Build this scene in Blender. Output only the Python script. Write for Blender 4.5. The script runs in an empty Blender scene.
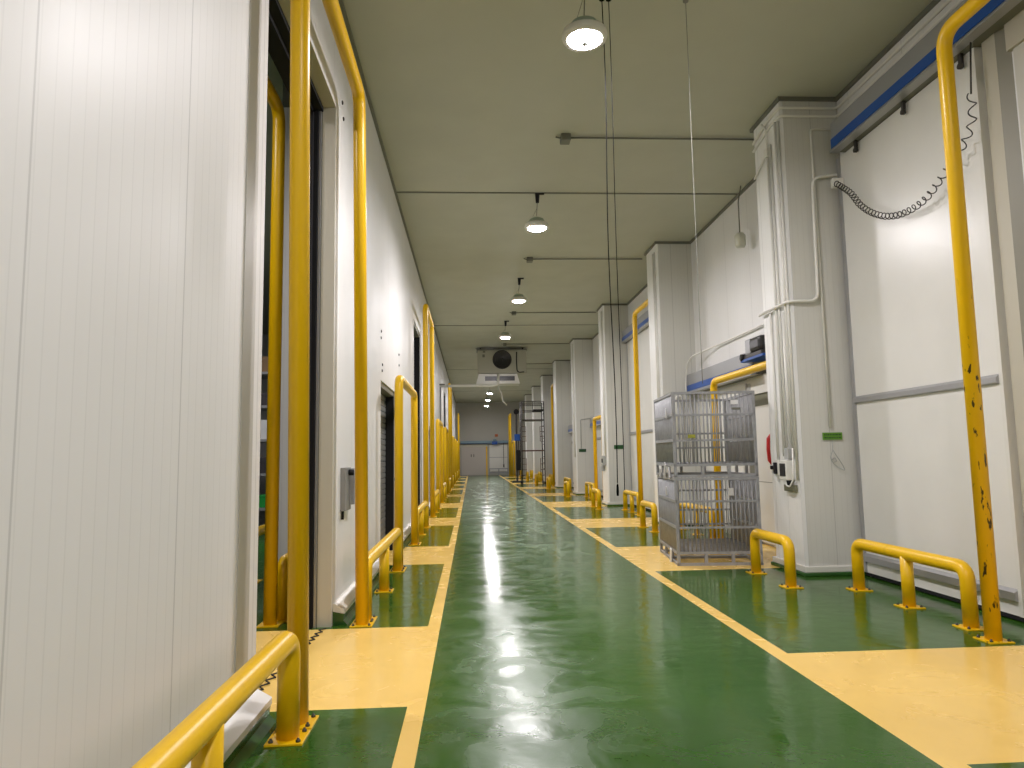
import bpy, bmesh, math, random
from mathutils import Vector, Matrix
random.seed(4)
C = bpy.context.scene.collection
S = bpy.context.scene
R = math.radians
PI = math.pi

# ------------------------------------------------------------------ camera
EYE = Vector((0, 0, 1.5)); YAW, PITCH, ROLL, FPX = 0.058696, 0.102783, 0.0165, 706.0
f = Vector((math.sin(YAW)*math.cos(PITCH), math.cos(YAW)*math.cos(PITCH), math.sin(PITCH)))
r = Vector((math.cos(YAW), -math.sin(YAW), 0)); u = r.cross(f)
r2 = r*math.cos(ROLL)-u*math.sin(ROLL); u2 = r*math.sin(ROLL)+u*math.cos(ROLL)
cam = bpy.data.cameras.new('camera'); co = bpy.data.objects.new('camera', cam); C.objects.link(co)
m = Matrix((r2, u2, -f)).transposed().to_4x4(); m.translation = EYE; co.matrix_world = m
cam.sensor_width = 36; cam.lens = FPX/1024*36; cam.clip_end = 300; cam.clip_start = 0.05
S.camera = co
# ------------------------------------------------------------------ world, exposure
w = bpy.data.worlds.new('world'); S.world = w; w.use_nodes = True
w.node_tree.nodes['Background'].inputs[0].default_value = (.5, .55, .6, 1)
w.node_tree.nodes['Background'].inputs[1].default_value = 0.02
S.view_settings.view_transform = 'Standard'; S.view_settings.look = 'None'
S.view_settings.gamma = 1; S.view_settings.use_curve_mapping = False
S.view_settings.exposure = 0.0
LAMP_W = 135.0          # watts of each high-bay lamp
GLOW = 205.0

# ------------------------------------------------------------------ materials
def mat(name, col, rough=.5, metal=0, emit=None, es=0, bump=0, bscale=30, var=0, vscale=3, spec=.5, coat=0, alpha=1, trans=0):
    M = bpy.data.materials.new(name); M.use_nodes = True
    nt = M.node_tree; b = nt.nodes['Principled BSDF']
    b.inputs['Base Color'].default_value = (*col, 1); b.inputs['Roughness'].default_value = rough
    b.inputs['Metallic'].default_value = metal; b.inputs['Specular IOR Level'].default_value = spec
    b.inputs['Coat Weight'].default_value = coat
    b.inputs['Transmission Weight'].default_value = trans
    if emit: b.inputs['Emission Color'].default_value = (*emit, 1); b.inputs['Emission Strength'].default_value = es
    tc = nt.nodes.new('ShaderNodeTexCoord')
    if var:
        n = nt.nodes.new('ShaderNodeTexNoise'); n.inputs['Scale'].default_value = vscale; n.inputs['Detail'].default_value = 5
        nt.links.new(tc.outputs['Object'], n.inputs['Vector'])
        mr = nt.nodes.new('ShaderNodeMapRange'); mr.inputs[1].default_value = .3; mr.inputs[2].default_value = .7
        mr.inputs[3].default_value = 1-var; mr.inputs[4].default_value = 1+var
        nt.links.new(n.outputs['Fac'], mr.inputs[0])
        mx = nt.nodes.new('ShaderNodeMix'); mx.data_type = 'RGBA'; mx.blend_type = 'MULTIPLY'; mx.inputs[0].default_value = 1
        mx.inputs[6].default_value = (*col, 1); nt.links.new(mr.outputs[0], mx.inputs[7])
        nt.links.new(mx.outputs[2], b.inputs['Base Color'])
    if bump:
        n = nt.nodes.new('ShaderNodeTexNoise'); n.inputs['Scale'].default_value = bscale; n.inputs['Detail'].default_value = 3
        nt.links.new(tc.outputs['Object'], n.inputs['Vector'])
        bp = nt.nodes.new('ShaderNodeBump'); bp.inputs['Strength'].default_value = bump; bp.inputs['Distance'].default_value = .02
        nt.links.new(n.outputs['Fac'], bp.inputs['Height']); nt.links.new(bp.outputs[0], b.inputs['Normal'])
    return M

def panel(name, col, rough=.3, pitch=.045, joint=1.15, axis='xy', rib=.25, grime=.05, off=0):
    """insulated sandwich panel: fine ribs and a groove at every panel joint"""
    M = mat(name, col, rough, spec=.2); nt = M.node_tree; b = nt.nodes['Principled BSDF']
    N = nt.nodes.new; L = nt.links.new
    tc = N('ShaderNodeTexCoord'); sp = N('ShaderNodeSeparateXYZ'); L(tc.outputs['Object'], sp.inputs[0])
    def mt(op, a, c=None):
        n = N('ShaderNodeMath'); n.operation = op
        for i, v in enumerate((a, c)):
            if v is None: continue
            if isinstance(v, (int, float)): n.inputs[i].default_value = v
            else: L(v, n.inputs[i])
        return n.outputs[0]
    if axis == 'xy': s = mt('ADD', sp.outputs[0], sp.outputs[1])
    elif axis == 'y': s = sp.outputs[1]
    else: s = sp.outputs[0]
    s = mt('ADD', s, 200.0+off)
    rb = mt('PINGPONG', s, pitch/2); rb = mt('DIVIDE', rb, pitch/2); rb = mt('SMOOTH_MIN', rb, .35)
    jt = mt('MODULO', s, joint); jt = mt('LESS_THAN', jt, .010)
    ln_ = mt('LESS_THAN', mt('MODULO', s, pitch), .007)
    h = mt('SUBTRACT', mt('MULTIPLY', rb, rib*.4), mt('ADD', mt('MULTIPLY', ln_, rib*1.2), mt('MULTIPLY', jt, 2.0)))
    bp = N('ShaderNodeBump'); bp.inputs['Strength'].default_value = .6; bp.inputs['Distance'].default_value = .003
    L(h, bp.inputs['Height']); L(bp.outputs[0], b.inputs['Normal'])
    mp = N('ShaderNodeMapping'); mp.inputs['Scale'].default_value = (1.2, 1.2, .5); L(tc.outputs['Object'], mp.inputs[0])
    n = N('ShaderNodeTexNoise'); n.inputs['Scale'].default_value = 1.2; n.inputs['Detail'].default_value = 4; n.inputs['Roughness'].default_value = .5
    L(mp.outputs[0], n.inputs['Vector'])
    g = N('ShaderNodeMapRange'); g.inputs[1].default_value = .35; g.inputs[2].default_value = .7; g.inputs[3].default_value = 1; g.inputs[4].default_value = 1-grime
    L(n.outputs['Fac'], g.inputs[0])
    fac = mt('MULTIPLY', g.outputs[0], mt('SUBTRACT', 1.0, mt('ADD', mt('MULTIPLY', jt, .22), mt('MULTIPLY', ln_, .05 if rib > .2 else 0.0))))
    mx = N('ShaderNodeMix'); mx.data_type = 'RGBA'; mx.blend_type = 'MULTIPLY'; mx.inputs[0].default_value = 1
    mx.inputs[6].default_value = (*col, 1); L(fac, mx.inputs[7]); L(mx.outputs[2], b.inputs['Base Color'])
    rr = N('ShaderNodeMapRange'); rr.inputs[1].default_value = .3; rr.inputs[2].default_value = .7; rr.inputs[3].default_value = rough-.04; rr.inputs[4].default_value = rough+.08
    L(n.outputs['Fac'], rr.inputs[0]); L(rr.outputs[0], b.inputs['Roughness'])
    return M

def floor_mat(name, col, dark, rough, worn_sheen=None):
    M = mat(name, col, rough, spec=.26); nt = M.node_tree; b = nt.nodes['Principled BSDF']; N = nt.nodes.new; L = nt.links.new
    tc = N('ShaderNodeTexCoord')
    n1 = N('ShaderNodeTexNoise'); n1.inputs['Scale'].default_value = .7; n1.inputs['Detail'].default_value = 8; n1.inputs['Roughness'].default_value = .6
    mp = N('ShaderNodeMapping'); mp.inputs['Scale'].default_value = (1.6, .7, 1); L(tc.outputs['Object'], mp.inputs[0]); L(mp.outputs[0], n1.inputs['Vector'])
    cr = N('ShaderNodeMix'); cr.data_type = 'RGBA'; cr.inputs[6].default_value = (*dark, 1); cr.inputs[7].default_value = (*col, 1)
    mr = N('ShaderNodeMapRange'); mr.inputs[1].default_value = .35; mr.inputs[2].default_value = .65; L(n1.outputs['Fac'], mr.inputs[0]); L(mr.outputs[0], cr.inputs[0])
    out = cr.outputs[2]
    n2 = N('ShaderNodeTexNoise'); n2.inputs['Scale'].default_value = 2.2; n2.inputs['Detail'].default_value = 6; n2.inputs['Distortion'].default_value = 1.5
    L(tc.outputs['Object'], n2.inputs['Vector'])
    m2 = N('ShaderNodeMapRange'); m2.inputs[1].default_value = .35; m2.inputs[2].default_value = .7; m2.inputs[3].default_value = rough-.05; m2.inputs[4].default_value = rough+.07
    L(n2.outputs['Fac'], m2.inputs[0])
    ro = m2.outputs[0]
    def zone(cx, cy, rx, ry, e0, e1, n0, n1):      # worn patch with a ragged edge
        vm = N('ShaderNodeVectorMath'); vm.operation = 'SUBTRACT'; vm.inputs[1].default_value = (cx, cy, 0); L(tc.outputs['Object'], vm.inputs[0])
        vs = N('ShaderNodeVectorMath'); vs.operation = 'MULTIPLY'; vs.inputs[1].default_value = (1/rx, 1/ry, 0); L(vm.outputs[0], vs.inputs[0])
        ln = N('ShaderNodeVectorMath'); ln.operation = 'LENGTH'; L(vs.outputs[0], ln.inputs[0])
        a = N('ShaderNodeMapRange'); a.inputs[1].default_value = e0; a.inputs[2].default_value = e1; L(ln.outputs['Value'], a.inputs[0])
        c = N('ShaderNodeMapRange'); c.inputs[1].default_value = n0; c.inputs[2].default_value = n1; L(n2.outputs['Fac'], c.inputs[0])
        mu = N('ShaderNodeMath'); mu.operation = 'MULTIPLY'; L(a.outputs[0], mu.inputs[0]); L(c.outputs[0], mu.inputs[1])
        return mu.outputs[0], ln.outputs['Value']
    if worn_sheen:
        zf, _ = zone(.35, 2.4, 1.0, 5.2, 1.2, .4, -.1, .6)
        ra = N('ShaderNodeMath'); ra.operation = 'MULTIPLY_ADD'; L(zf, ra.inputs[0]); ra.inputs[1].default_value = .17; L(ro, ra.inputs[2]); ro = ra.outputs[0]
    L(ro, b.inputs['Roughness'])
    if worn_sheen:      # tyre-scuffed stretch of the lane, with far floor sheen lightened into the colour
        vm = N('ShaderNodeVectorMath'); vm.operation = 'SUBTRACT'; vm.inputs[1].default_value = (1.0, 31.0, 0); L(tc.outputs['Object'], vm.inputs[0])
        vs = N('ShaderNodeVectorMath'); vs.operation = 'MULTIPLY'; vs.inputs[1].default_value = (1/1.7, 1/24.0, 0); L(vm.outputs[0], vs.inputs[0])
        ln = N('ShaderNodeVectorMath'); ln.operation = 'LENGTH'; L(vs.outputs[0], ln.inputs[0])
        m3 = N('ShaderNodeMapRange'); m3.inputs[1].default_value = 1.05; m3.inputs[2].default_value = .55; m3.inputs[3].default_value = 0; m3.inputs[4].default_value = 1; L(ln.outputs['Value'], m3.inputs[0])
        m4 = N('ShaderNodeMapRange'); m4.inputs[1].default_value = .30; m4.inputs[2].default_value = .62; L(n2.outputs['Fac'], m4.inputs[0])
        mu = N('ShaderNodeMath'); mu.operation = 'MULTIPLY'; L(m3.outputs[0], mu.inputs[0]); L(m4.outputs[0], mu.inputs[1])
        mu2 = N('ShaderNodeMath'); mu2.operation = 'MULTIPLY'; L(mu.outputs[0], mu2.inputs[0]); mu2.inputs[1].default_value = .95
        c2 = N('ShaderNodeMix'); c2.data_type = 'RGBA'; L(mu2.outputs[0], c2.inputs[0]); L(out, c2.inputs[6]); c2.inputs[7].default_value = (*worn_sheen, 1); out = c2.outputs[2]
    if worn_sheen:      # tyre arcs
        for cx, cy, rx, ry, wd in ((1.45, 17.2, .75, 3.6, .05), (1.2, 15.4, .95, 3.0, .04), (1.75, 19.0, .5, 2.6, .06)):
            zf, le = zone(cx, cy, rx, ry, 2, 1, .40, .55)
            sb = N('ShaderNodeMath'); sb.operation = 'SUBTRACT'; L(le, sb.inputs[0]); sb.inputs[1].default_value = 1
            ab = N('ShaderNodeMath'); ab.operation = 'ABSOLUTE'; L(sb.outputs[0], ab.inputs[0])
            a_ = N('ShaderNodeMapRange'); a_.inputs[1].default_value = wd; a_.inputs[2].default_value = wd*.5; a_.inputs[3].default_value = 0; a_.inputs[4].default_value = .6; L(ab.outputs[0], a_.inputs[0])
            mq = N('ShaderNodeMath'); mq.operation = 'MULTIPLY'; L(a_.outputs[0], mq.inputs[0]); L(zf, mq.inputs[1])
            c3 = N('ShaderNodeMix'); c3.data_type = 'RGBA'; L(mq.outputs[0], c3.inputs[0]); L(out, c3.inputs[6]); c3.inputs[7].default_value = (.02, .035, .015, 1); out = c3.outputs[2]
    # small dark scuffs
    n5 = N('ShaderNodeTexNoise'); n5.inputs['Scale'].default_value = 9; n5.inputs['Detail'].default_value = 9; n5.inputs['Roughness'].default_value = .75
    mp5 = N('ShaderNodeMapping'); mp5.inputs['Scale'].default_value = (1, .35, 1); mp5.inputs['Rotation'].default_value = (0, 0, .5); L(tc.outputs['Object'], mp5.inputs[0]); L(mp5.outputs[0], n5.inputs['Vector'])
    m5 = N('ShaderNodeMapRange'); m5.inputs[1].default_value = .6; m5.inputs[2].default_value = .74; m5.inputs[3].default_value = 1; m5.inputs[4].default_value = .6 if worn_sheen else .85; L(n5.outputs['Fac'], m5.inputs[0])
    c5 = N('ShaderNodeMix'); c5.data_type = 'RGBA'; c5.blend_type = 'MULTIPLY'; c5.inputs[0].default_value = 1; L(out, c5.inputs[6]); L(m5.outputs[0], c5.inputs[7])
    L(c5.outputs[2], b.inputs['Base Color'])
    bn = N('ShaderNodeTexNoise'); bn.inputs['Scale'].default_value = 7; bn.inputs['Detail'].default_value = 3; L(tc.outputs['Object'], bn.inputs['Vector'])
    bp = N('ShaderNodeBump'); bp.inputs['Strength'].default_value = .13 if worn_sheen else .02; bp.inputs['Distance'].default_value = .02; L(bn.outputs['Fac'], bp.inputs['Height']); L(bp.outputs[0], b.inputs['Normal'])
    return M

def worn_yellow(name, spots):
    """yellow pipe paint; spots=True adds the chipped black scrapes"""
    M = mat(name, (.83, .50, .001), .34, bump=.05, bscale=25); nt = M.node_tree; b = nt.nodes['Principled BSDF']; N = nt.nodes.new; L = nt.links.new
    tc = N('ShaderNodeTexCoord')
    n = N('ShaderNodeTexNoise'); n.inputs['Scale'].default_value = 14 if spots else 5; n.inputs['Detail'].default_value = 4
    mp = N('ShaderNodeMapping'); mp.inputs['Scale'].default_value = (1.4, 1.4, .45); L(tc.outputs['Object'], mp.inputs[0]); L(mp.outputs[0], n.inputs['Vector'])
    mr = N('ShaderNodeMapRange')
    if spots: mr.inputs[1].default_value = .62; mr.inputs[2].default_value = .65; mr.inputs[3].default_value = 0; mr.inputs[4].default_value = 1
    else: mr.inputs[1].default_value = .62; mr.inputs[2].default_value = .8; mr.inputs[3].default_value = 0; mr.inputs[4].default_value = .35
    L(n.outputs['Fac'], mr.inputs[0]); fac = mr.outputs[0]
    if spots:
        sp = N('ShaderNodeSeparateXYZ'); L(tc.outputs['Object'], sp.inputs[0])
        hz = N('ShaderNodeMapRange'); hz.inputs[1].default_value = 3.0; hz.inputs[2].default_value = 2.2; hz.inputs[3].default_value = 0; hz.inputs[4].default_value = 1; L(sp.outputs[2], hz.inputs[0])
        mu = N('ShaderNodeMath'); mu.operation = 'MULTIPLY'; L(fac, mu.inputs[0]); L(hz.outputs[0], mu.inputs[1]); fac = mu.outputs[0]
    mx = N('ShaderNodeMix'); mx.data_type = 'RGBA'; L(fac, mx.inputs[0]); mx.inputs[6].default_value = (.83, .50, .001, 1); mx.inputs[7].default_value = (.05, .03, .01, 1) if spots else (.45, .25, .01, 1)
    L(mx.outputs[2], b.inputs['Base Color'])
    return M

WALL = panel('white_sandwich_panel', (.775, .77, .755), .46, pitch=.085, joint=1.12, rib=.5, grime=.035, off=.82)
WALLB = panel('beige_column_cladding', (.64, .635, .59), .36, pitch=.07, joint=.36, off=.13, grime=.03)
WALLC = panel('lamp_lightened_side_cladding', (.88, .88, .86), .34, pitch=.07, joint=.36, off=.13, grime=.03)  # same column cladding, lamp light on the sides put into a paler colour
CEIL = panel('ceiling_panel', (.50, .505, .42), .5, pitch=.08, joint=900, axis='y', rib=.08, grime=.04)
LEAF = mat('door_leaf_white', (.74, .73, .69), .3, var=.03, vscale=1.5)
TRIMW = mat('white_trim', (.72, .71, .66), .35)
BEIGE = mat('beige_jamb', (.50, .47, .38), .45)
DGREY = mat('dark_grey_trim', (.16, .16, .13), .5)
ALU = mat('aluminium', (.42, .42, .43), .35, .6)
GREYP = mat('grey_painted_metal', (.33, .335, .35), .35, .2)
BLACK = mat('black_rubber', (.012, .012, .014), .7, spec=.25)
CORDB = mat('black_cord', (.008, .008, .008), .95, spec=.0)
CORDW = mat('grey_cord', (.25, .25, .22), .8, spec=.1)
BLACKG = mat('black_plastic', (.02, .02, .022), .3)
GREENF = floor_mat('green_epoxy_floor', (.036, .108, .012), (.028, .090, .010), .14, (.38, .50, .37))
YELF = floor_mat('yellow_epoxy_floor', (.88, .60, .17), (.80, .53, .14), .24)
KGREEN = mat('green_epoxy_kerb', (.03, .10, .02), .25)
YEL = worn_yellow('yellow_pipe_paint', False); YELS = worn_yellow('yellow_pipe_paint_scraped', True)
BLUE = mat('blue_paint', (.004, .075, .36), .3)
BLUEG = mat('grey_blue_rail', (.20, .30, .36), .3)
STEEL = mat('galvanised_steel', (.32, .325, .335), .5, .15, var=.12, vscale=12)
STEELD = mat('dark_steel', (.06, .055, .05), .45, .5)
RUST = mat('rusty_brown_metal', (.10, .035, .02), .6, .2)
CONDUIT = mat('white_plastic_conduit', (.78, .77, .72), .35)
GREYBOX = mat('grey_plastic_box', (.40, .41, .40), .45)
GREENS = mat('green_sign', (.10, .26, .015), .5)
RED = mat('red_plastic', (.55, .02, .02), .35)
OLIVE = mat('olive_band', (.16, .16, .10), .5)
SLAT = mat('grey_shutter_slat', (.22, .23, .23), .35, .3)
EVAP = mat('cooler_casing', (.42, .41, .33), .45)
ORANGE = mat('orange_metal', (.45, .12, .03), .5)
GLASSG = mat('greenish_lamp_cap', (.36, .44, .37), .4)
LENS = mat('lamp_diffuser_glow', (1, 1, 1), .3, emit=(1, .95, .98), es=GLOW)
SMOKE = mat('smoky_lamp_cap', (.30, .32, .26), .2)
CRATEG = mat('green_crate_plastic', (.02, .35, .06), .4)
CARTON = mat('brown_carton', (.30, .19, .10), .7)
DARKB = mat('dark_crate', (.05, .045, .05), .6)
WHITEP = mat('white_paper', (.80, .80, .80), .6)

# ------------------------------------------------------------------ helpers
class MB:
    def __init__(s): s.bm = bmesh.new(); s.mats = []
    def mi(s, m):
        if m is None: return 0
        if m not in s.mats: s.mats.append(m)
        return s.mats.index(m)
    def box(s, x0, x1, y0, y1, z0, z1, m=None, bev=0, rot=None, piv=None):
        vs = bmesh.ops.create_cube(s.bm, size=1)['verts']
        for v in vs:
            v.co = Vector(((x0+x1)/2+v.co.x*(x1-x0), (y0+y1)/2+v.co.y*(y1-y0), (z0+z1)/2+v.co.z*(z1-z0)))
        fs = {q for v in vs for q in v.link_faces}
        for q in fs: q.material_index = s.mi(m)
        if bev:
            es = {e for v in vs for e in v.link_edges}
            g = bmesh.ops.bevel(s.bm, geom=list(es), offset=bev, segments=2, profile=.5, affect='EDGES')
            fs = set(g['faces']); vs = list({v for q in g['faces'] for v in q.verts})
            for q in g['faces']: q.material_index = s.mi(m)
        if rot is not None:
            p = Vector(piv) if piv else Vector(((x0+x1)/2, (y0+y1)/2, (z0+z1)/2))
            for v in vs: v.co = p+rot @ (v.co-p)
        return s
    def tube(s, pts, rad, seg=14, bend=0, m=None, cap=True):
        pts = [Vector(p) for p in pts]
        if bend and len(pts) > 2:
            q = [pts[0]]
            for i in range(1, len(pts)-1):
                a, b, c = pts[i-1], pts[i], pts[i+1]
                d1, d2 = (a-b).normalized(), (c-b).normalized()
                t = min(bend, (a-b).length*.49, (c-b).length*.49)
                for k in range(7):
                    w_ = k/6; p0, p2 = b+d1*t, b+d2*t
                    # quadratic blend pulled towards a circular arc
                    q.append((1-w_)**2*p0+2*w_*(1-w_)*b+w_*w_*p2)
            q.append(pts[-1]); pts = q
        n = len(pts); T = []
        for i in range(n):
            d = (pts[min(i+1, n-1)]-pts[max(i-1, 0)]); T.append(d.normalized())
        ref = Vector((0, 0, 1)) if abs(T[0].z) < .9 else Vector((1, 0, 0))
        a = T[0].cross(ref).normalized(); rings = []
        for i in range(n):
            a = (a-T[i]*a.dot(T[i])).normalized(); b = T[i].cross(a)
            rings.append([s.bm.verts.new(pts[i]+(a*math.cos(2*PI*k/seg)+b*math.sin(2*PI*k/seg))*rad) for k in range(seg)])
        mi = s.mi(m)
        for i in range(n-1):
            for k in range(seg):
                q = s.bm.faces.new((rings[i][k], rings[i][(k+1) % seg], rings[i+1][(k+1) % seg], rings[i+1][k])); q.smooth = True; q.material_index = mi
        if cap:
            for rg in (rings[0][::-1], rings[-1]):
                q = s.bm.faces.new(rg); q.material_index = mi
        return s
    def lathe(s, prof, loc=(0, 0, 0), seg=28, m=None, axis='z', cap=True):
        loc = Vector(loc); rings = []
        for (rr, h) in prof:
            ring = []
            for k in range(seg):
                a = 2*PI*k/seg; p = Vector((rr*math.cos(a), rr*math.sin(a), h))
                if axis == 'y': p = Vector((p.x, p.z, p.y))
                if axis == 'x': p = Vector((p.z, p.x, p.y))
                ring.append(s.bm.verts.new(loc+p))
            rings.append(ring)
        mi = s.mi(m)
        for i in range(len(rings)-1):
            for k in range(seg):
                q = s.bm.faces.new((rings[i][k], rings[i][(k+1) % seg], rings[i+1][(k+1) % seg], rings[i+1][k])); q.smooth = True; q.material_index = mi
        for rg in ((rings[0][::-1], rings[-1]) if cap else ()):
            if (rg[0].co-rg[seg//2].co).length > 1e-4:
                q = s.bm.faces.new(rg); q.material_index = mi
        return s
    def prism(s, outline, axis, a, b, m=None):
        """outline of 2-D points swept along an axis from a to b"""
        def P(p, t): return {'x': (t, p[0], p[1]), 'y': (p[0], t, p[1]), 'z': (p[0], p[1], t)}[axis]
        A = [s.bm.verts.new(P(p, a)) for p in outline]; B = [s.bm.verts.new(P(p, b)) for p in outline]
        n = len(outline); mi = s.mi(m)
        for i in range(n):
            s.bm.faces.new((A[i], A[(i+1) % n], B[(i+1) % n], B[i])).material_index = mi
        s.bm.faces.new(A[::-1]).material_index = mi; s.bm.faces.new(B).material_index = mi
        return s
    def build(s, name, m=None, parent=None, loc=None):
        bmesh.ops.recalc_face_normals(s.bm, faces=s.bm.faces)
        me = bpy.data.meshes.new(name); s.bm.to_mesh(me); s.bm.free()
        for mm in (s.mats if s.mats else [m]): me.materials.append(mm)
        o = bpy.data.objects.new(name, me); C.objects.link(o)
        if parent: o.parent = parent
        if loc: o.location = loc
        return o

def tag(o, label, cat, group=None):
    o['label'] = label; o['category'] = cat
    if group: o['group'] = group
    return o
def thing(name, label, cat, loc=(0, 0, 0), rz=0, group=None):
    o = bpy.data.objects.new(name, None); o.empty_display_size = .1; C.objects.link(o); o.location = loc; o.rotation_euler = (0, 0, rz)
    return tag(o, label, cat, group)
def struct(name, mb, m=None, parent=None):
    o = mb.build(name, m, parent)
    if not parent: o['kind'] = 'structure'
    return o
def text(body, size, loc, rot, m, parent, name='lettering'):
    c = bpy.data.curves.new(name, 'FONT'); c.body = body; c.size = size; c.extrude = .001; c.align_x = 'CENTER'; c.align_y = 'CENTER'
    o = bpy.data.objects.new(name, c); C.objects.link(o); o.location = loc; o.rotation_euler = rot; c.materials.append(m)
    if parent: o.parent = parent
    return o

ZC = 6.1; XL = -1.28; XR = 4.82; XC = 4.05; YE = 59.5; YB = -10.0
TALL, LOW = 4.95, 2.63

# ------------------------------------------------------------------ floor with painted areas
LP = [(-1.6, .7), (4.5, 6.56), (10.3, 12.35), (16.05, 18.1), (21.6, 23.8), (27.6, 29.4), (33.5, 35.3), (38.7, 40.5), (44.2, 46.0), (50.0, 51.8), (56.0, 57.8)]
RP = [(-2.3, -.4), (3.42, 5.35), (9.2, 11.67), (14.85, 16.95), (20.9, 23.5), (26.9, 29.1), (33.0, 35.2), (39.0, 41.2), (45.2, 47.3), (51.4, 53.5)]
xs = [-9, XL-.9, XL, -.405, -.295, 2.22, 2.35, XR+.3, 9]
ys = sorted({YB-2, YE+1, -4.0} | {v for p in LP+RP for v in p})
fm = MB(); gi = fm.mi(GREENF); yi = fm.mi(YELF)
grid = [[fm.bm.verts.new((x, y, 0)) for x in xs] for y in ys]
for j in range(len(ys)-1):
    yc = (ys[j]+ys[j+1])/2
    for i in range(len(xs)-1):
        xc = (xs[i]+xs[i+1])/2
        q = fm.bm.faces.new((grid[j][i], grid[j][i+1], grid[j+1][i+1], grid[j+1][i]))
        yel = (-.405 < xc < -.295) or (2.22 < xc < 2.35)
        if XL-.9 < xc < -.405: yel = any(a < yc < b for a, b in LP)
        if 2.35 < xc < XR+.3: yel = any(a < yc < b for a, b in RP)
        q.material_index = yi if yel else gi
struct('floor', fm)
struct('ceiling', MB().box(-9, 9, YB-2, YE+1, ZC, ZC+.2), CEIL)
struct('wall_back', MB().box(-9, 9, YB-.2, YB, 0, ZC), WALL)
struct('wall_end', MB().box(-9, 9, YE, YE+.2, 0, ZC), mat('grey_end_wall', (.40, .39, .34), .5, var=.04, vscale=.5))

# ------------------------------------------------------------------ left wall with its openings
OPEN = [(-1.4, .5, 2.6), (4.38, 6.65, 4.92), (10.1, 12.0, 2.62), (15.9, 18.0, 4.66), (21.7, 23.7, 2.5), (27.6, 29.4, 2.5), (33.3, 35.3, 4.66), (38.8, 40.5, 2.5), (44.3, 46.0, 2.5), (50.1, 51.8, 2.5), (56.1, 57.8, 4.66)]
wl = MB(); y = YB; TH = .2
for a, b, h in OPEN:
    wl.box(XL-TH, XL, y, a, 0, ZC); wl.box(XL-TH, XL, a, b, h, ZC); y = b
wl.box(XL-TH, XL, y, YE, 0, ZC); struct('wall_left', wl, WALL)
kb = MB(); y = YB
KX = XL+.105
def kerb(mb, y0, y1):
    mb.prism([(XL, .12), (KX, .10), (KX-.01, 0.04), (KX+.03, 0), (XL, 0)], 'y', y0, y1, KGREEN)
    mb.prism([(XL, .19), (XL+.015, .19), (KX+.004, .135), (KX+.004, .10), (KX-.02, .10), (XL, .12)], 'y', y0, y1, TRIMW)
for a, b, h in OPEN:
    kerb(kb, y+.06, a-.04); y = b
kerb(kb, y+.06, YE); struct('baseboard_left', kb)
struct('trim_1', MB().box(XL, XL+.035, YB, YE, ZC-.04, ZC), DGREY)
struct('trim_2', MB().box(XR-.035, XR, YB, YE, ZC-.05, ZC), DGREY)
# darker grey corner trim strips on the first opening
t = MB(); t.box(XL, XL+.006, 4.0, 4.21, .19, ZC-.04); struct('trim_3', t, mat('grey_corner_profile', (.47, .455, .41), .45))
dn = 0
for k, (a, b, h) in enumerate(OPEN):
    dn += 1
    if k == 1:
        d = MB(); d.box(XL-.125, XL, b-.012, b, 0, h, BEIGE); d.box(XL-.125, XL, a, b, h-.012, h, BEIGE)
        d.box(XL-TH, XL-.125, b-.012, b-.001, 0, h, DGREY)
        d.box(XL-.155, XL-.135, b-.03, b-.012, 0, h, ALU); d.box(XL-TH, XL-.16, b-.05, b-.012, 0, h, BLACK)
        d.box(XL-TH-.08, XL-.12, a, b, h-.06, h-.012, BLACK)
        d.box(XL-TH-.14, XL-TH, b-.10, b+.3, 0, h, BLACK); d.box(XL-TH-.14, XL-TH, a-.2, b+.3, h-.10, h+.25, BLACK)
        o = struct('door_%d' % dn, d)
        continue
    d = MB(); fr = BLACK
    d.box(XL-TH, XL-.02, a, a+.05, 0, h, fr); d.box(XL-TH, XL-.02, b-.06, b, 0, h, fr); d.box(XL-TH, XL-.02, a, b, h-.08, h, DGREY)
    o = struct('door_%d' % dn, d)
    s_ = MB(); z = 0.02
    while z < h-.1:
        s_.box(XL-TH+.02, XL-TH+.05, a+.05, b-.06, z, z+.085, bev=.012); z += .09
    sh = s_.build('shutter_leaf', SLAT, o)
    MB().box(XL-TH+.05, XL-TH+.08, a+.05, b-.06, .02, .12).build('bottom_bar', BLACK, o)
    if h > 3: MB().box(XL, XL+.012, b+.05, b+.22, .19, h+.1).build('edge_strip', ALU, o)

# ------------------------------------------------------------------ yellow pipe guards
def plate(parent, x, y, bolts, m, s=.10):
    p = MB().box(x-s, x+s, y-s, y+s, 0, .012, bev=.002).build('base_plate', m, parent)
    if bolts:
        for dx in (-1, 1):
            for dy in (-1, 1):
                MB().lathe([(.013, .012), (.013, .022), (.007, .023), (.007, .032), (0.0001, .033)], (x+dx*s*.72, y+dy*s*.72, 0), 8).build('anchor_bolt', STEELD, p)
    return p
RAD = .0605
def frame(x, y0, y1, h, label, group, m=YEL, bolts=False, lean=0):
    o = thing('protective_frame', label, 'door frame guard', (x, (y0+y1)/2, 0), 0, group)
    h_ = (y1-y0)/2
    MB().tube([(0, -h_, .005), (lean, -h_, h), (lean, h_, h), (0, h_, .005)], RAD, 20, .17).build('bent_pipe', m, o)
    plate(o, 0, -h_, bolts, m); plate(o, 0, h_, bolts, m)
    if bolts:
        MB().box(-.058, -.052, -h_-.03, -h_+.03, 1.2, 1.24).build('pipe_mark', STEELD, o)
    return o
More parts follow.
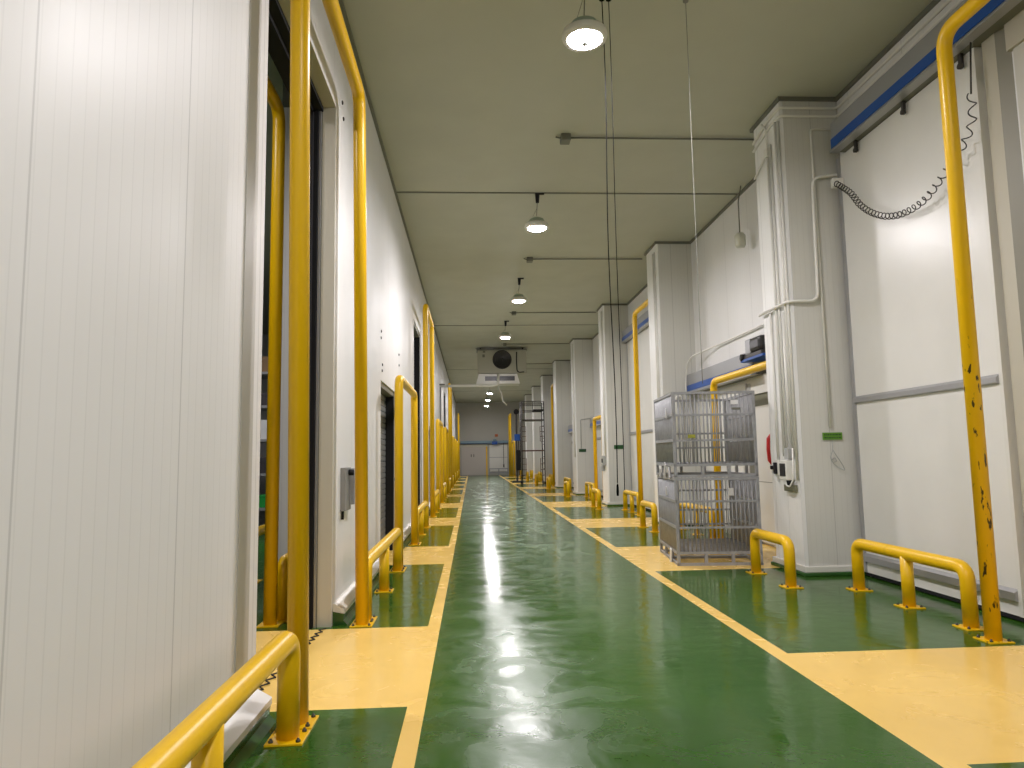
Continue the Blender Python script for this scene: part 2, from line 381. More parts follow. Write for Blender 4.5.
def rail(x, y0, y1, feet, label, group, h=.54, bolts=False, name='floor_guard_rail'):
    o = thing(name, label, 'guard rail', (x, (y0+y1)/2, 0), 0, group)
    c = (y0+y1)/2
    MB().tube([(0, y0-c, .005), (0, y0-c, h), (0, y1-c, h), (0, y1-c, .005)], RAD, 20, .12).build('bent_pipe', YEL, o)
    for f_ in feet: MB().tube([(0, f_-c, .005), (0, f_-c, h)], RAD-.003, 18).build('middle_post', YEL, o)
    for f_ in [y0]+list(feet)+[y1]: plate(o, 0, f_-c, bolts, YEL)
    return o
ordn = ['first', 'second', 'third', 'fourth', 'fifth', 'sixth', 'seventh', 'eighth', 'ninth', 'tenth', 'eleventh']
XF = -1.008
LF = [(4.28, 6.68, 1), (9.94, 12.62, 0), (15.8, 18.35, 1), (21.35, 24.1, 0), (27.1, 29.8, 0), (33.0, 35.6, 1), (38.5, 41.0, 0), (44.0, 46.6, 0), (49.8, 52.3, 0), (55.8, 58.2, 1)]
for k, (a, b, tl) in enumerate(LF):
    kind = 'tall' if tl else 'low'
    if k == 0: lb = 'tall yellow pipe frame nearest the camera, around the open doorway on the left'
    elif k == 9: lb = 'farthest tall yellow pipe frame on the left, close to the end wall'
    elif k == 1: lb = 'low yellow pipe frame before the dark shutter on the left, second frame from the camera'
    else: lb = '%s yellow pipe frame on the left wall, %s frame from the camera' % (kind, ordn[k])
    frame(XF, a, b, 5.06 if k == 0 else TALL if tl else LOW, lb, None, bolts=k < 2, lean=-.055 if k == 0 else 0)
prev = None
LR = [(1.30, 4.06)]+[(LF[k][1]+.2, LF[k+1][0]-.2) for k in range(9)]
for k, (a, b) in enumerate(LR):
    if k == 0: lb = 'big low yellow guard rail in the bottom left foreground beside the white wall'; ft = [2.86]
    else:
        lb = 'low yellow guard rail along the left wall between the %s and %s yellow frames' % (ordn[k-1], ordn[k]); ft = [(a+b)/2]
    rail(XF, a, b, ft, lb, None, h=.53, bolts=k < 2)
# spring cord lying on the floor of the open doorway
c = MB(); p = []
for i in range(30):
    t_ = i/29; p.append((-1.41+.08*t_+.024*(1 if i % 2 else -1), 4.70+1.85*t_, .012))
tag(c.tube(p, .0055, 6).build('spring_cord', BLACK), 'black zigzag spring cord lying on the yellow floor in the doorway', 'cord')

# ------------------------------------------------------------------ the room seen through the first doorway
struct('wall_side_room', MB().box(-9, XL-TH, 26, 26.2, 0, ZC), WALL)
pr = MB(); pr.box(-2.16, XL-TH-.001, 8.0, 8.7, .12, ZC-.5, WALL); pr.box(-2.19, XL-TH-.001, 7.97, 8.73, .08, .2, TRIMW); pr.box(-2.18, XL-TH-.001, 7.98, 8.72, 0, .08, KGREEN); pr.box(-2.16, XL-TH-.001, 8.0, 8.7, ZC-.5, ZC, DGREY)
struct('wall_pier', pr)
frame(-1.86, 4.3, 6.78, TALL, 'tall yellow pipe frame inside the room behind the open left doorway', None)
rail(-1.80, 6.98, 7.85, [], 'small yellow guard rail inside the left side room beside the white pier', None)
rail(-2.75, 9.2, 10.6, [], 'yellow guard rail deeper inside the left side room, left of the white pier', None, h=.6)
rk = thing('storage_rack', 'grey steel storage rack seen in a sliver through the left doorway', 'rack', (-5.6, 17.0, 0))
for px_ in (-1.5, 1.5):
    for py_ in (0, 1.0): MB().box(px_-.04, px_+.04, py_-.04, py_+.04, 0, 4.4).build('upright', STEEL, rk)
levels = [.35, 1.15, 1.95, 2.75, 3.55]
for z in levels: MB().box(-1.5, 1.5, -.03, 1.03, z, z+.06).build('shelf', STEEL, rk)
goods = [DARKB, CARTON, WHITEP, CRATEG, DARKB]
gl = ['dark crate', 'brown carton', 'white box', 'green crate', 'black box']
shelfn = ['lowest', 'second', 'third', 'fourth', 'top']
for i, z in enumerate(levels):
    for j in range(2):
        gm = (i*2+j*3+3) % 5
        x0 = -4.98+j*.42
        bx = MB(); bx.box(x0, x0+.36, 17.05, 17.5, z+.06, z+.06+.30+.08*((i+j) % 3), bev=.01); bx.box(x0-.008, x0+.368, 17.04, 17.51, z+.30, z+.335)
        tag(bx.build('storage_box', goods[gm]), '%s on the %s shelf of the side room rack, %s of its pair' % (gl[gm], shelfn[i], 'left' if j == 0 else 'right'), 'box', 'boxes on the side room rack')

# wall box next to the doorway
wb = thing('door_switch_box', 'slim grey metal switch box on the white wall beside the open left doorway', 'switch box', (XL, 7.15, 1.0))
MB().box(0, .05, -.12, .20, 0, .42, bev=.004).build('housing', mat('mid_grey_box', (.24, .24, .23), .45), wb)
MB().box(.05, .095, .12, .27, .05, .41, bev=.003).build('back_plate', STEEL, wb)
MB().lathe([(.03, 0), (.03, .05), (.0001, .05)], (.05, .06, .37), 14, axis='x').build('push_button', BLACK, wb)
MB().lathe([(.032, 0), (.032, .05), (.0001, .05)], (.095, .19, .29), 14, axis='x').build('key_switch', BLACKG, wb)
MB().box(.095, .102, .16, .21, .17, .22).build('switch_label', WHITEP, wb)
MB().tube([(.02, -.09, .0), (.02, -.1, -.08)], .014, 8).build('cable_gland', BLACK, wb)
for n_, (yy, zz) in enumerate([(10.12, 3.33), (10.1, 3.24), (10.2, 2.86), (10.16, 2.78), (12.75, 3.35), (12.75, 3.2), (6.85, 5.18), (6.9, 5.06), (16.6, 4.9), (16.6, 4.78)]):
    pass
fx = MB()
for (yy, zz) in [(10.12, 3.33), (10.10, 3.23), (10.25, 2.86), (10.22, 2.77), (12.6, 3.35), (12.62, 3.16)]:
    fx.lathe([(.022, 0), (.022, .008), (.008, .014), (.0001, .015)], (XL, yy, zz), 10, axis='x')
tag(fx.build('panel_fixings', STEELD), 'small dark screw caps in pairs on the white wall above the low shutter door', 'fixings')['kind'] = 'stuff'
fx = MB()
for (yy, zz) in [(6.95, 5.12), (7.02, 4.98)]:
    fx.lathe([(.022, 0), (.022, .008), (.008, .014), (.0001, .015)], (XL, yy, zz), 10, axis='x')
tag(fx.build('panel_fixings', STEELD), 'pair of dark screw caps high above the open left doorway corner', 'fixings')['kind'] = 'stuff'

# ------------------------------------------------------------------ columns on the right
COLS = [8.55, 14.75, 21.0, 27.3, 33.5, 39.7, 45.9, 52.1]
CD = .88
NEARCOL = 2.35
for k, yc in enumerate([NEARCOL-6.2+.0]+COLS):
    c = MB()
    def cladding(mb):
        g = .035
        mb.prism([(XC+g, yc), (XR, yc), (XR, yc+CD), (XC+g, yc+CD), (XC, yc+CD-g), (XC, yc+g)], 'z', .10, ZC)
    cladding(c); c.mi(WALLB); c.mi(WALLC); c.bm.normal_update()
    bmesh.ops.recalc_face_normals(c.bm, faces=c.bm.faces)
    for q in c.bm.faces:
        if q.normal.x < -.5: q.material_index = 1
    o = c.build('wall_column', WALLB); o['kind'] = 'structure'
    b = MB()
    b.box(XC-.03, XR, yc-.03, yc+CD+.03, .045, .115, TRIMW, bev=.006); b.box(XC-.05, XR, yc-.05, yc+CD+.05, 0, .045, KGREEN, bev=.01)
    b.build('kerb', None, o)
    ct = MB(); ct.box(XC-.03, XR, yc-.03, yc, ZC-.05, ZC); ct.box(XC-.03, XC, yc, yc+CD+.03, ZC-.05, ZC); ct.box(XC, XR, yc+CD, yc+CD+.03, ZC-.05, ZC)
    ct.build('ceiling_trim', DGREY, o)
struct('wall_right', MB().box(XR, XR+.2, YB, YE, 0, ZC), WALL)

# ------------------------------------------------------------------ right bays: sliding doors, tracks, frames, guards
BAYS = []
def slide_door(n, y0, y1, h, near):
    d = MB(); X0 = XR-.085
    o = struct('door_%d' % n, d.box(X0, XR-.005, y0, y1, .05, h))
    o.data.materials.clear(); o.data.materials.append(LEAF)
    e = MB(); e.box(X0-.012, XR-.004, y1-.05, y1+.02, .05, h); e.build('edge_profile', ALU, o); MB().box(X0-.008, XR-.006, y0-.015, y0+.03, .05, h).build('white_edge_profile', TRIMW, o)
    for z, t_ in ((2.08, .09), (.17, .11)):
        b = MB(); b.prism([(X0, z), (X0-.035, z+.012), (X0-.035, z+t_-.03), (X0, z+t_)], 'y', y0+.03, y1-.04); b.build('bumper_band', ALU, o)
    MB().box(X0+.005, XR-.01, y0, y1, .012, .05).build('floor_seal', BLACK, o)
    return o
dn += 1
slide_door(dn, 6.0, 8.46, 5.24, True)
dj = MB()
dj.box(XR-.05, XR, 5.78, 5.94, 0, 5.25, BEIGE)
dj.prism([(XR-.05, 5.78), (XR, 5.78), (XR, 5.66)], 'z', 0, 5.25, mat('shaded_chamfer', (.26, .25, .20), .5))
dj.box(XR-.05, XR, 3.2, 5.66, 5.0, 5.25, BEIGE); dj.box(XR-.02, XR, 3.3, 5.62, 0, 5.0, mat('beige_leaf', (.60, .585, .53), .35))
dn += 1; struct('door_%d' % dn, dj)
def track(y0, y1, z0, z1, label, bs=.12, x=4.58, big=True):
    o = thing('door_track', label, 'door track', (x, (y0+y1)/2, z0))
    h = (y1-y0)/2; W_ = XR-x
    MB().box(0, W_, -h, h, bs+.0, z1-z0, bev=.008).build('cover', GREYP, o)
    MB().box(-.008, .03, -h+.004, h-.004, .0, bs).build('stripe', BLUE, o)['label'] = 'blue stripe'
    MB().prism([(.0, 0), (-.03, -.035), (-.03, -.055), (.08, -.055), (.08, 0)], 'y', -h, h).build('lip', ALU, o)
    MB().box(.05, W_, -h, h-.02, -.05, bs).build('rail', DGREY, o)
    if big:
        for yy in (h-.35, h-1.3, h-2.2):
            hg = MB(); hg.box(.10, .13, yy-.02, yy+.02, -.19, -.04); hg.lathe([(.03, 0), (.03, .03), (.0001, .03)], (.09, yy, -.17), 12, axis='x'); hg.build('roller_hanger', STEELD, o)
    return o
track(2.6, 8.32, 5.30, 5.63, 'long grey door track with blue stripe high over the near right door', .12)
# coiled cable on near door
kx = 4.62
key = [(8.34, 4.86), (8.03, 4.62), (7.84, 4.40), (7.61, 4.22), (7.33, 4.08), (7.02, 4.01), (6.68, 4.03), (6.37, 4.17), (6.13, 4.30), (5.97, 4.45), (5.93, 4.60), (5.93, 4.75)]
pts = []
def catmull(P_, n):
    out = []
    for i in range(len(P_)-1):
        p0, p1, p2, p3 = P_[max(i-1, 0)], P_[i], P_[i+1], P_[min(i+2, len(P_)-1)]
        for k in range(n):
            t_ = k/n
            out.append(tuple(.5*((2*p1[j])+(-p0[j]+p2[j])*t_+(2*p0[j]-5*p1[j]+4*p2[j]-p3[j])*t_**2+(-p0[j]+3*p1[j]-3*p2[j]+p3[j])*t_**3) for j in range(2)))
    out.append(P_[-1]); return out
ctr = catmull(key, 60); n = len(ctr); ph = 0
for i in range(n):
    a = ctr[max(i-1, 0)]; b = ctr[min(i+1, n-1)]
    d = Vector((0, b[0]-a[0], b[1]-a[1])); L_ = d.length; d.normalize(); s1 = Vector((1, 0, 0)); s2 = d.cross(s1)
    fr = i/n; ph += (L_/2)*2*PI/(.06+.10*fr**2); rr = .033
    pts.append(Vector((kx, ctr[i][0], ctr[i][1]))+s1*rr*math.cos(ph)+s2*rr*math.sin(ph))
cc = thing('coiled_cable', 'dark coiled spring cable sagging across the near right door', 'cable', (0, 0, 0))
MB().tube(pts, .006, 5).build('coil', STEELD, cc)
MB().box(kx-.03, XR-.09, 8.34, 8.42, 4.82, 4.94, bev=.01).build('end_clip', CONDUIT, cc)['label'] = 'white plastic clip'
MB().tube([(kx, 5.93, 4.75), (kx+.03, 5.92, 5.25)], .008, 8).build('tail', STEELD, cc)

def ub(k): return COLS[k]-6.2
RF = [(3.2, 5.5, 1, 'tall scratched yellow pipe frame at the near right door, cropped by the photo edge'),
      (9.58, 12.15, 0, 'low yellow pipe frame behind the stacked cage pallets'),
      (15.74, 17.42, 1, 'tall yellow pipe frame on the right, just left of the cages'),
      (21.99, 23.5, 0, 'low yellow pipe frame on the right behind the third column'),
      (34.52, 35.7, 1, 'tall yellow pipe frame on the right behind the fifth column')]
for k, (a, b, tl, lb) in enumerate(RF):
    frame([4.08, 4.27, 4.165, 4.13, 4.13][k], a, b, 5.06 if tl else [0, 2.76, 0, 2.72][k], lb, None, m=YELS if k == 0 else YEL, bolts=k == 0)
for k, (a, b) in enumerate([(5.90, 7.63), (12.3, 14.1), (17.75, 19.35), (24.2, 25.9), (30.2, 31.9), (36.5, 38.1), (42.8, 44.4), (48.9, 50.5)]):
    lb = ['long yellow guard rail with a middle post along the near right door', 'yellow guard rail against the right wall, seen through the cages'][k] if k < 2 else 'yellow guard rail along the right wall between the %s and %s columns' % (ordn[k-1], ordn[k])
    rail(4.19, a, b, [(a+b)/2-.02], lb, None, h=.50, bolts=k == 0)
for k, (a, b) in enumerate([(7.89, 8.86), (13.77, 14.73), (19.8, 20.75), (26.1, 27.0), (32.4, 33.3), (38.6, 39.5), (44.8, 45.7), (51.0, 51.9)]):
    lb = ['short yellow hoop guard in front of the near right column, beside the cages', 'short yellow hoop guard just left of the cages'][k] if k < 2 else 'short yellow hoop guard at the corner of the %s column on the right' % ordn[k]
    rail(3.55, a, b, [], lb, None, h=.50, bolts=k == 0, name='hoop_guard')

# bay between first and second column: low door with motor
dn += 1; d = MB()
d.box(XR-.03, XR, 11.95, 14.6, .05, 2.72); d.build
o = struct('door_%d' % dn, d, LEAF)
e = MB(); e.box(XR-.045, XR-.03, 11.95, 12.0, .05, 2.7); e.box(XR-.045, XR-.03, 14.55, 14.6, .05, 2.7); e.box(XR-.05, XR-.03, 12.0, 14.55, 1.1, 1.16); e.build('edge_profile', ALU, o)
dn += 1; d = MB()
d.box(XR-.05, XR, 9.5, 11.9, 2.48, 2.78, TRIMW); d.box(XR-.02, XR, 9.5, 11.9, 2.27, 2.48, OLIVE); d.box(XR-.06, XR, 9.5, 11.7, .05, 2.27, LEAF); d.box(XR-.07, XR, 11.70, 11.9, .0, 2.27, DGREY)
d.box(XR-.062, XR-.05, 9.6, 11.7, 1.02, 1.03, DGREY)
o = struct('door_%d' % dn, d)
MB().tube([(XR-.06, 10.95, 1.30), (XR-.12, 10.97, 1.38), (XR-.13, 10.97, 1.55), (XR-.12, 10.97, 1.72), (XR-.06, 10.95, 1.80)], .03, 10).build('handle', RED, o)['label'] = 'red curved door handle'
sg = MB().box(XR-.056, XR-.05, 11.75, 11.88, 2.57, 2.68).build('small_plate', GREYBOX, o)
track(11.2, 14.72, 2.82, 3.17, 'low grey door track with blue stripe above the cages', .12, 4.60, big=False)
mo = thing('door_motor', 'black and grey door drive motor above the low door beside the column', 'motor', (4.58, 10.9, 3.0))
MB().box(-.12, .22, -.45, .45, -.02, .02, bev=.005).build('base', BLUE, mo)
MB().box(-.10, .18, -.35, .42, .02, .09, bev=.01).build('bracket', STEELD, mo)
MB().box(-.12, .18, -.34, .10, .09, .33, bev=.06).build('motor_body', BLACKG, mo)
MB().box(-.08, .15, .12, .34, .09, .34, bev=.02).build('gearbox', GREYP, mo)
MB().lathe([(.0001, -.05), (.06, -.05), (.06, .05), (.0001, .05)], (-.08, .40, .06), 14, axis='x').build('pulley', BLACK, mo)
cb = MB(); cb.tube([(XR-.03, 9.45, 3.58), (XR-.06, 13.4, 3.58), (4.56, 14.40, 3.50), (4.54, 14.62, 3.1), (4.54, 14.62, 1.6)], .017, 8, .25)
tag(cb.build('wall_conduit', CONDUIT), 'white conduit running above the low door and bending down behind the cages', 'conduit')
cb = MB(); cb.tube([(4.35, 14.72, 1.9), (4.35, 14.72, 2.72), (4.47, 14.72, 2.72), (4.48, 14.72, 2.5), (4.48, 14.72, 1.6)], .022, 8, .08)
tag(cb.build('wall_conduit', CONDUIT), 'short bent white conduit on the second column just above the cages', 'conduit')
# other bays
for k, (y0, y1, h, tl) in enumerate([(17.6, 20.9, 4.9, 1), (24.0, 27.1, 2.6, 0), (30.3, 33.3, 2.6, 0), (36.2, 39.5, 4.9, 1), (42.7, 45.8, 2.6, 0), (49.0, 52.0, 2.6, 0)]):
    dn += 1; slide_door(dn, y0, y1, h, False)
    track(y0-2.0, y1+.05, h+.03, h+.33, 'door track on the right wall between the %s and %s columns' % (ordn[k+1], ordn[k+2]), .10, 4.60, big=False)

# ------------------------------------------------------------------ conduits and boxes on the first column
YC0 = COLS[0]
def cond(pts, label, rad=.016, bend=.08, m=CONDUIT, clips=(), name='conduit'):
    o = MB().tube(pts, rad, 10, bend).build(name, m); return tag(o, label, 'conduit')
sx = XC-.018
for i, (yy, zb, zt, lbl) in enumerate([(8.60, 1.15, 5.80, 'nearest the corner'), (8.68, 1.45, 5.86, 'second from the corner'), (8.76, 1.45, 3.3, 'third from the corner'), (8.86, 1.45, 5.6, 'in the middle of the group'), (8.95, 1.45, 5.5, 'fifth from the corner'), (9.13, 1.40, 3.36, 'the one to the switch')]):
    cond([(sx, yy, zb), (sx, yy, zt)], 'thin vertical conduit on near right column side, '+lbl, .017)
cond([(sx-.03, 9.42, 3.39), (sx-.03, YC0-.045, 3.39), (4.38, YC0-.045, 3.39), (4.40, YC0-.045, 5.0), (4.84, YC0-.045, 5.05), (4.80, YC0-.045, 4.9)], 'white conduit wrapping the near right column corner and rising to the coiled cable', .02, .12)
cond([(4.76, YC0-.02, 5.66), (4.43, YC0-.02, 5.66), (4.45, YC0-.02, 1.80)], 'thin white conduit dropping down to the green sign', .015, .04)
for i, (zz, nm) in enumerate([(5.95, 'upper'), (5.84, 'lower')]):
    cond([(sx, 9.40, zz-.10), (sx, 8.85, zz), (sx, YC0-.02, zz), (XR-.02, YC0-.02, zz), (XR-.02, 2.0, zz)], nm+' white cable pipe around the top of the near right column', .018, .06)
jb = thing('junction_box', 'small white junction box high on the side of the near right column', 'junction box', (XC, 8.93, 5.45))
MB().box(-.06, 0, -.05, .05, 0, .12, bev=.008).build('housing', CONDUIT, jb)
MB().tube([(-.03, 0, .12), (-.03, .0, .40), (-.03, .12, .52)], .014, 8, .05).build('cable', CONDUIT, jb)
MB().tube([(-.03, .05, .05), (-.03, .45, -.12)], .014, 8).build('cable', CONDUIT, jb)
sk = thing('power_socket', 'grey and white power socket box on the side of the near right column', 'socket', (XC, 8.80, 1.15))
MB().box(-.11, 0, -.09, .13, 0, .25, bev=.012).build('housing', CONDUIT, sk)
MB().box(-.118, -.10, -.06, .09, .05, .21, bev=.004).build('window', BLACKG, sk)['label'] = 'dark front cover'
MB().box(-.08, 0, -.10, .02, .27, .40, bev=.006).build('upper_box', GREYBOX, sk)
MB().tube([(-.07, -.02, 0), (-.10, -.03, -.06), (-.09, -.12, -.08), (-.06, -.17, 0.02), (-.05, -.17, .4)], .010, 8, .03).build('plug_cable', CONDUIT, sk)
MB().lathe([(.0001, -.06), (.03, -.06), (.035, 0), (.0001, 0)], (-.06, -.05, 0), 12).build('plug', BLACK, sk)
MB().box(-.05, 0, -.15, .14, -.14, -.06, bev=.003).build('label_plate', OLIVE, sk)
sw = thing('door_switch', 'small black switch on the side of the near right column, left of the socket', 'switch', (XC, 9.13, 1.2))
MB().box(-.05, 0, -.04, .05, 0, .20, bev=.005).build('housing', CONDUIT, sw)
MB().box(-.08, -.05, -.03, .04, .02, .17, bev=.008).build('rocker', BLACK, sw)
MB().lathe([(.0001, -.03), (.025, -.03), (.025, 0), (.0001, 0)], (0-.01, .2, .10), 12, axis='x').build('knob', BLACK, sw)
gs = thing('green_sign', 'small green sign with dark lettering on the near right column', 'sign', (4.47, YC0-.012, 1.69))
MB().box(-.125, .125, -.006, 0, -.045, .045).build('plate', GREENS, gs)
INK = mat('dark_green_ink', (.01, .07, .01), .5)
ln = MB()
for zz in (.018, -.018):
    x = -.105
    while x < .1:
        w_ = random.uniform(.01, .035); ln.box(x, min(x+w_, .108), -.0075, -.006, zz-.009, zz+.009); x += w_+.008
ln.build('printed_lines', INK, gs)
lp = MB(); lp.tube([(4.46, YC0-.02, 1.64), (4.46, YC0-.03, 1.52), (4.42, YC0-.03, 1.43), (4.45, YC0-.03, 1.36), (4.52, YC0-.03, 1.30), (4.60, YC0-.03, 1.26), (4.57, YC0-.03, 1.34), (4.50, YC0-.03, 1.45), (4.46, YC0-.03, 1.52)], .004, 6, .03)
lp.tube([(4.44, YC0-.03, 1.40), (4.48, YC0-.03, 1.43), (4.50, YC0-.03, 1.38), (4.46, YC0-.03, 1.37)], .005, 6, .02)
tag(lp.build('pull_cord_loop', GREYBOX), 'thin grey pull cord loop hanging below the green sign', 'cord')
# third column: sign and box
gs = thing('green_sign', 'tiny green sign on the third column, far right of the lane', 'sign', (4.4, COLS[2]-.012, 1.74))
MB().box(-.14, .14, -.006, 0, -.06, .06).build('plate', mat('dark_green_sign', (.02, .10, .03), .5), gs)
MB().box(-.10, .10, -.008, -.006, -.015, .015).build('printed_lines', INK, gs)
gs = thing('green_sign', 'tiny dark sign on the fourth column, left of the far low frame', 'sign', (4.3, COLS[3]-.012, 1.7))
MB().box(-.14, .14, -.006, 0, -.06, .06).build('plate', mat('dark_green_sign', (.02, .07, .03), .5), gs)
MB().box(-.10, .10, -.008, -.006, -.015, .015).build('printed_lines', INK, gs)
cond([(4.25, COLS[3]-.02, 1.76), (4.25, COLS[3]-.02, 2.9), (4.70, COLS[3]-.02, 2.95)], 'thin conduit from the low door track to the tiny sign on the fourth column', .012, .05, GREYBOX)
sk = thing('power_socket', 'grey socket boxes on the side of the third column', 'socket', (XC, 21.3, 1.2))
MB().box(-.10, 0, -.1, .1, 0, .28, bev=.01).build('housing', GREYBOX, sk); MB().box(-.12, -.1, -.06, .06, .08, .2).build('window', BLACKG, sk)
MB().box(-.08, 0, .16, .3, -.18, .05, bev=.01).build('lower_box', GREYBOX, sk)
for kk in (1, 2, 3):
    for j in range(2):
        cond([(sx, COLS[kk]+.12+.12*j, 1.45), (sx, COLS[kk]+.12+.12*j, 5.9)], 'vertical white conduit on the side of the %s right column, %s one' % (ordn[kk], 'nearer' if j == 0 else 'farther'), .016)

# hanging wall light in the bay
hl = thing('pendant_socket', 'pale pendant fixture hanging by a cable in the upper right corner behind the near column', 'pendant', (4.60, 11.45, 4.98))
MB().lathe([(.0001, 0), (.07, 0), (.09, .04), (.09, .20), (.06, .24), (.0001, .24)], (0, 0, 0), 16).build('body', mat('pale_plastic', (.55, .55, .45), .4), hl)
MB().tube([(0, 0, .24), (.0, 0, .80), (.1, .1, ZC-4.98)], .01, 6, .03).build('cable', DGREY, hl)

# ------------------------------------------------------------------ ceiling details
for i, yy in enumerate([-.35, 11.93, 24.4, 36.8, 49.0]):
    struct('trim_%d' % (4+i), MB().box(XL+.035, XR-.035, yy-.022, yy+.022, ZC-.012, ZC), DGREY)
for i, yy in enumerate([9.71, 15.99, 22.13, 28.4, 34.6]):
    xb = 1.40
    o = thing('ceiling_junction_box', 'small dark ceiling junction box with a pipe to the right, %s from camera' % ordn[i], 'junction box', (xb, yy, ZC))
    MB().box(-.07, .07, -.09, .09, -.10, 0, bev=.01).build('housing', DGREY, o)
    MB().tube([(.07, 0, -.03), (XC-xb if i != 0 else XR-.05-xb, 0, -.03)], .014, 8).build('pipe', DGREY, o)
    MB().tube([(-.07, 0, -.04), (-.14, 0, -.02)], .012, 6).build('stub', DGREY, o)

def lamp(x, y, hook, label, zf=5.42, pw=1):
    o = thing('high_bay_lamp', label, 'lamp', (x, y, zf), 0, None); K = .92; zf_ = zf
    MB().lathe([(.0001, -.045), (.06, -.042), (.12, -.028), (.155, -.01), (.165, .01), (.165, .02), (.0001, .02)], (0, 0, 0), 32).build('diffuser', LENS, o)['label'] = 'glowing diffuser'
    MB().lathe([(.0001, -.052), (.03, -.050), (.03, -.040), (.0001, -.040)], (0, 0, 0), 12).build('centre_cap', GREYBOX, o)
    MB().lathe([(.166, -.005), (.205, .0), (.215, .03), (.205, .07), (.15, .10), (.15, .085), (.185, .06), (.168, .02)], (0, 0, 0), 32, cap=False).build('rim', TRIMW, o)
    MB().lathe([(.0001, .03), (.185, .03), (.185, .085), (.14, .10), (.12, .16), (.06, .19), (.0001, .19)], (0, 0, 0), 28).build('heat_sink', GLASSG, o)
    if hook:
        dy = 0
        MB().tube([(.0, 0, .22), (.02, dy, ZC-zf-.12)], .006, 6).build('suspension_cord', DGREY, o)
        MB().tube([(-.07, 0, .20), (.0, dy, ZC-zf-.3)], .003, 5).build('safety_wire', DGREY, o)
        hk = MB(); hk.lathe([(.0001, -.16), (.03, -.16), (.04, -.02), (.02, 0), (.0001, 0)], (.02, dy, ZC-zf-.02), 12); hk.box(-.02, .14, dy-.02, dy+.02, ZC-zf-.03, ZC-zf-.001); hk.build('ceiling_hook', BLACK, o)
    else:
        MB().tube([(0, 0, .22), (0, 0, ZC-zf)], .012, 8).build('suspension_rod', ALU, o)
    ld = bpy.data.lights.new('lamp_light', 'AREA'); ld.shape = 'DISK'; ld.size = .36; ld.energy = LAMP_W*pw; ld.color = (1, .95, .98)
    lo = bpy.data.objects.new('lamp_light', ld); C.objects.link(lo); lo.parent = o; lo.location = (0, 0, -.06)
    return o
LY = [(-5.8, 0), (.5, 0), (6.2, 1), (11.93, 1), (17.85, 1), (23.6, 1), (32.2, 1), (38.5, 1), (43.9, 1), (49.2, 1), (54.6, 1)]
for i, (yy, hk) in enumerate(LY):
    lbs = {2: 'large round glowing lamp nearest the camera, hanging from the ceiling', 3: 'second round glowing lamp hanging from the ceiling over the lane', 4: 'third round glowing lamp along the ceiling', 5: 'fourth round glowing lamp, just before the ceiling cooler'}
    lb = lbs.get(i, 'small round glowing lamp far down the lane beyond the cooler, %s of its row' % ordn[max(i-6, 0)] if i > 5 else 'round ceiling lamp behind the camera, %s' % ordn[i])
    lamp({2: 1.10, 4: 1.26}.get(i, 1.18), yy, hk or True, lb, 5.38 if i == 2 else 5.46+.03*max(0, i-3) if i < 6 else 5.45, pw=.7 if i == 1 else 1 if i < 6 else .5)
o = lamp(-4.6, 13.0, True, 'second unseen round lamp, added deeper inside the left side room for light', pw=.8)  # out of view, added to brighten the depth of the side room
o = lamp(-3.6, 4.5, True, 'unseen round lamp added to light the left side room', pw=.6)  # out of view, added because the side room needs light

# pendant cords over the lane
def cord(x, y, z, label, m, rad=.005, plug=True, sway=0):
    o = thing('hanging_cord', label, 'cord', (x, y, 0))
    P_ = [(0, 0, ZC-.005)]
    for i in range(1, 12):
        t_ = i/11; P_.append((.012*math.sin(t_*9)*sway+.0, .0, ZC-.005+(z+.12-ZC+.005)*t_))
    MB().tube(P_, rad, 8).build('cable', m, o)
    if plug: MB().lathe([(.0001, z-.0), (.010, z), (.013, z+.04), (.010, z+.10), (.0001, z+.12)], (P_[-1][0], 0, 0), 12).build('plug', m, o)
    MB().lathe([(.0001, ZC-.03), (.03, ZC-.03), (.03, ZC-.001), (.0001, ZC-.001)], (0, 0, 0), 10).build('ceiling_eye', m, o)
    return o
cord(1.36, 6.62, 1.12, 'left of two thin black cords hanging from the ceiling, ending in a plug', CORDB, sway=1)
cord(1.43, 6.62, 1.05, 'right of two thin black cords hanging from the ceiling near the first lamp', CORDB, .004, plug=False, sway=.3)
cord(2.22, 6.62, 2.05, 'thin white cord hanging from the ceiling in front of the right wall', CORDW, .0035, plug=False)

# ------------------------------------------------------------------ ceiling cooler and pipe
ev = thing('ceiling_cooler', 'grey cooling unit with a round black fan hung under the ceiling', 'air cooler', (1.32, 29.3, 4.98))
MB().box(-1.02, 1.02, 0, .75, 0, .98, bev=.02).build('casing', EVAP, ev)
MB().box(-1.06, 1.06, -.03, .78, .98, 1.02).build('top_plate', DGREY, ev)
MB().lathe([(.0001, -.02), (.34, -.02), (.37, -.05), (.40, -.05), (.40, .0), (.0001, .0)], (0, 0, .58), 32, axis='y').build('fan_shroud', BLACKG, ev)
fb = MB()
for k in range(7):
    a = 2*PI*k/7; rot = Matrix.Rotation(a, 3, 'Y') @ Matrix.Rotation(R(25), 3, 'X')
    fb.box(-.03+.18, .30, -.012, .0, .5, .66, rot=Matrix.Rotation(a, 3, 'Y'), piv=(0, -.03, .58))
fb.lathe([(.0001, -.07), (.07, -.06), (.07, -.02), (.0001, -.02)], (0, 0, .58), 16, axis='y')
fb.build('fan_blades', STEELD, ev)
gr = MB()
for rr in (.12, .2, .28, .36): gr.tube([(rr*math.cos(2*PI*k/24), -.075, .58+rr*math.sin(2*PI*k/24)) for k in range(25)], .005, 5)
gr.build('fan_guard', STEELD, ev)
MB().tube([(.62, -.02, .9), (.60, -.03, .6), (.62, -.03, .1), (.70, -.03, .03), (.92, -.03, .05)], .022, 8, .08).build('cable', BLACK, ev)
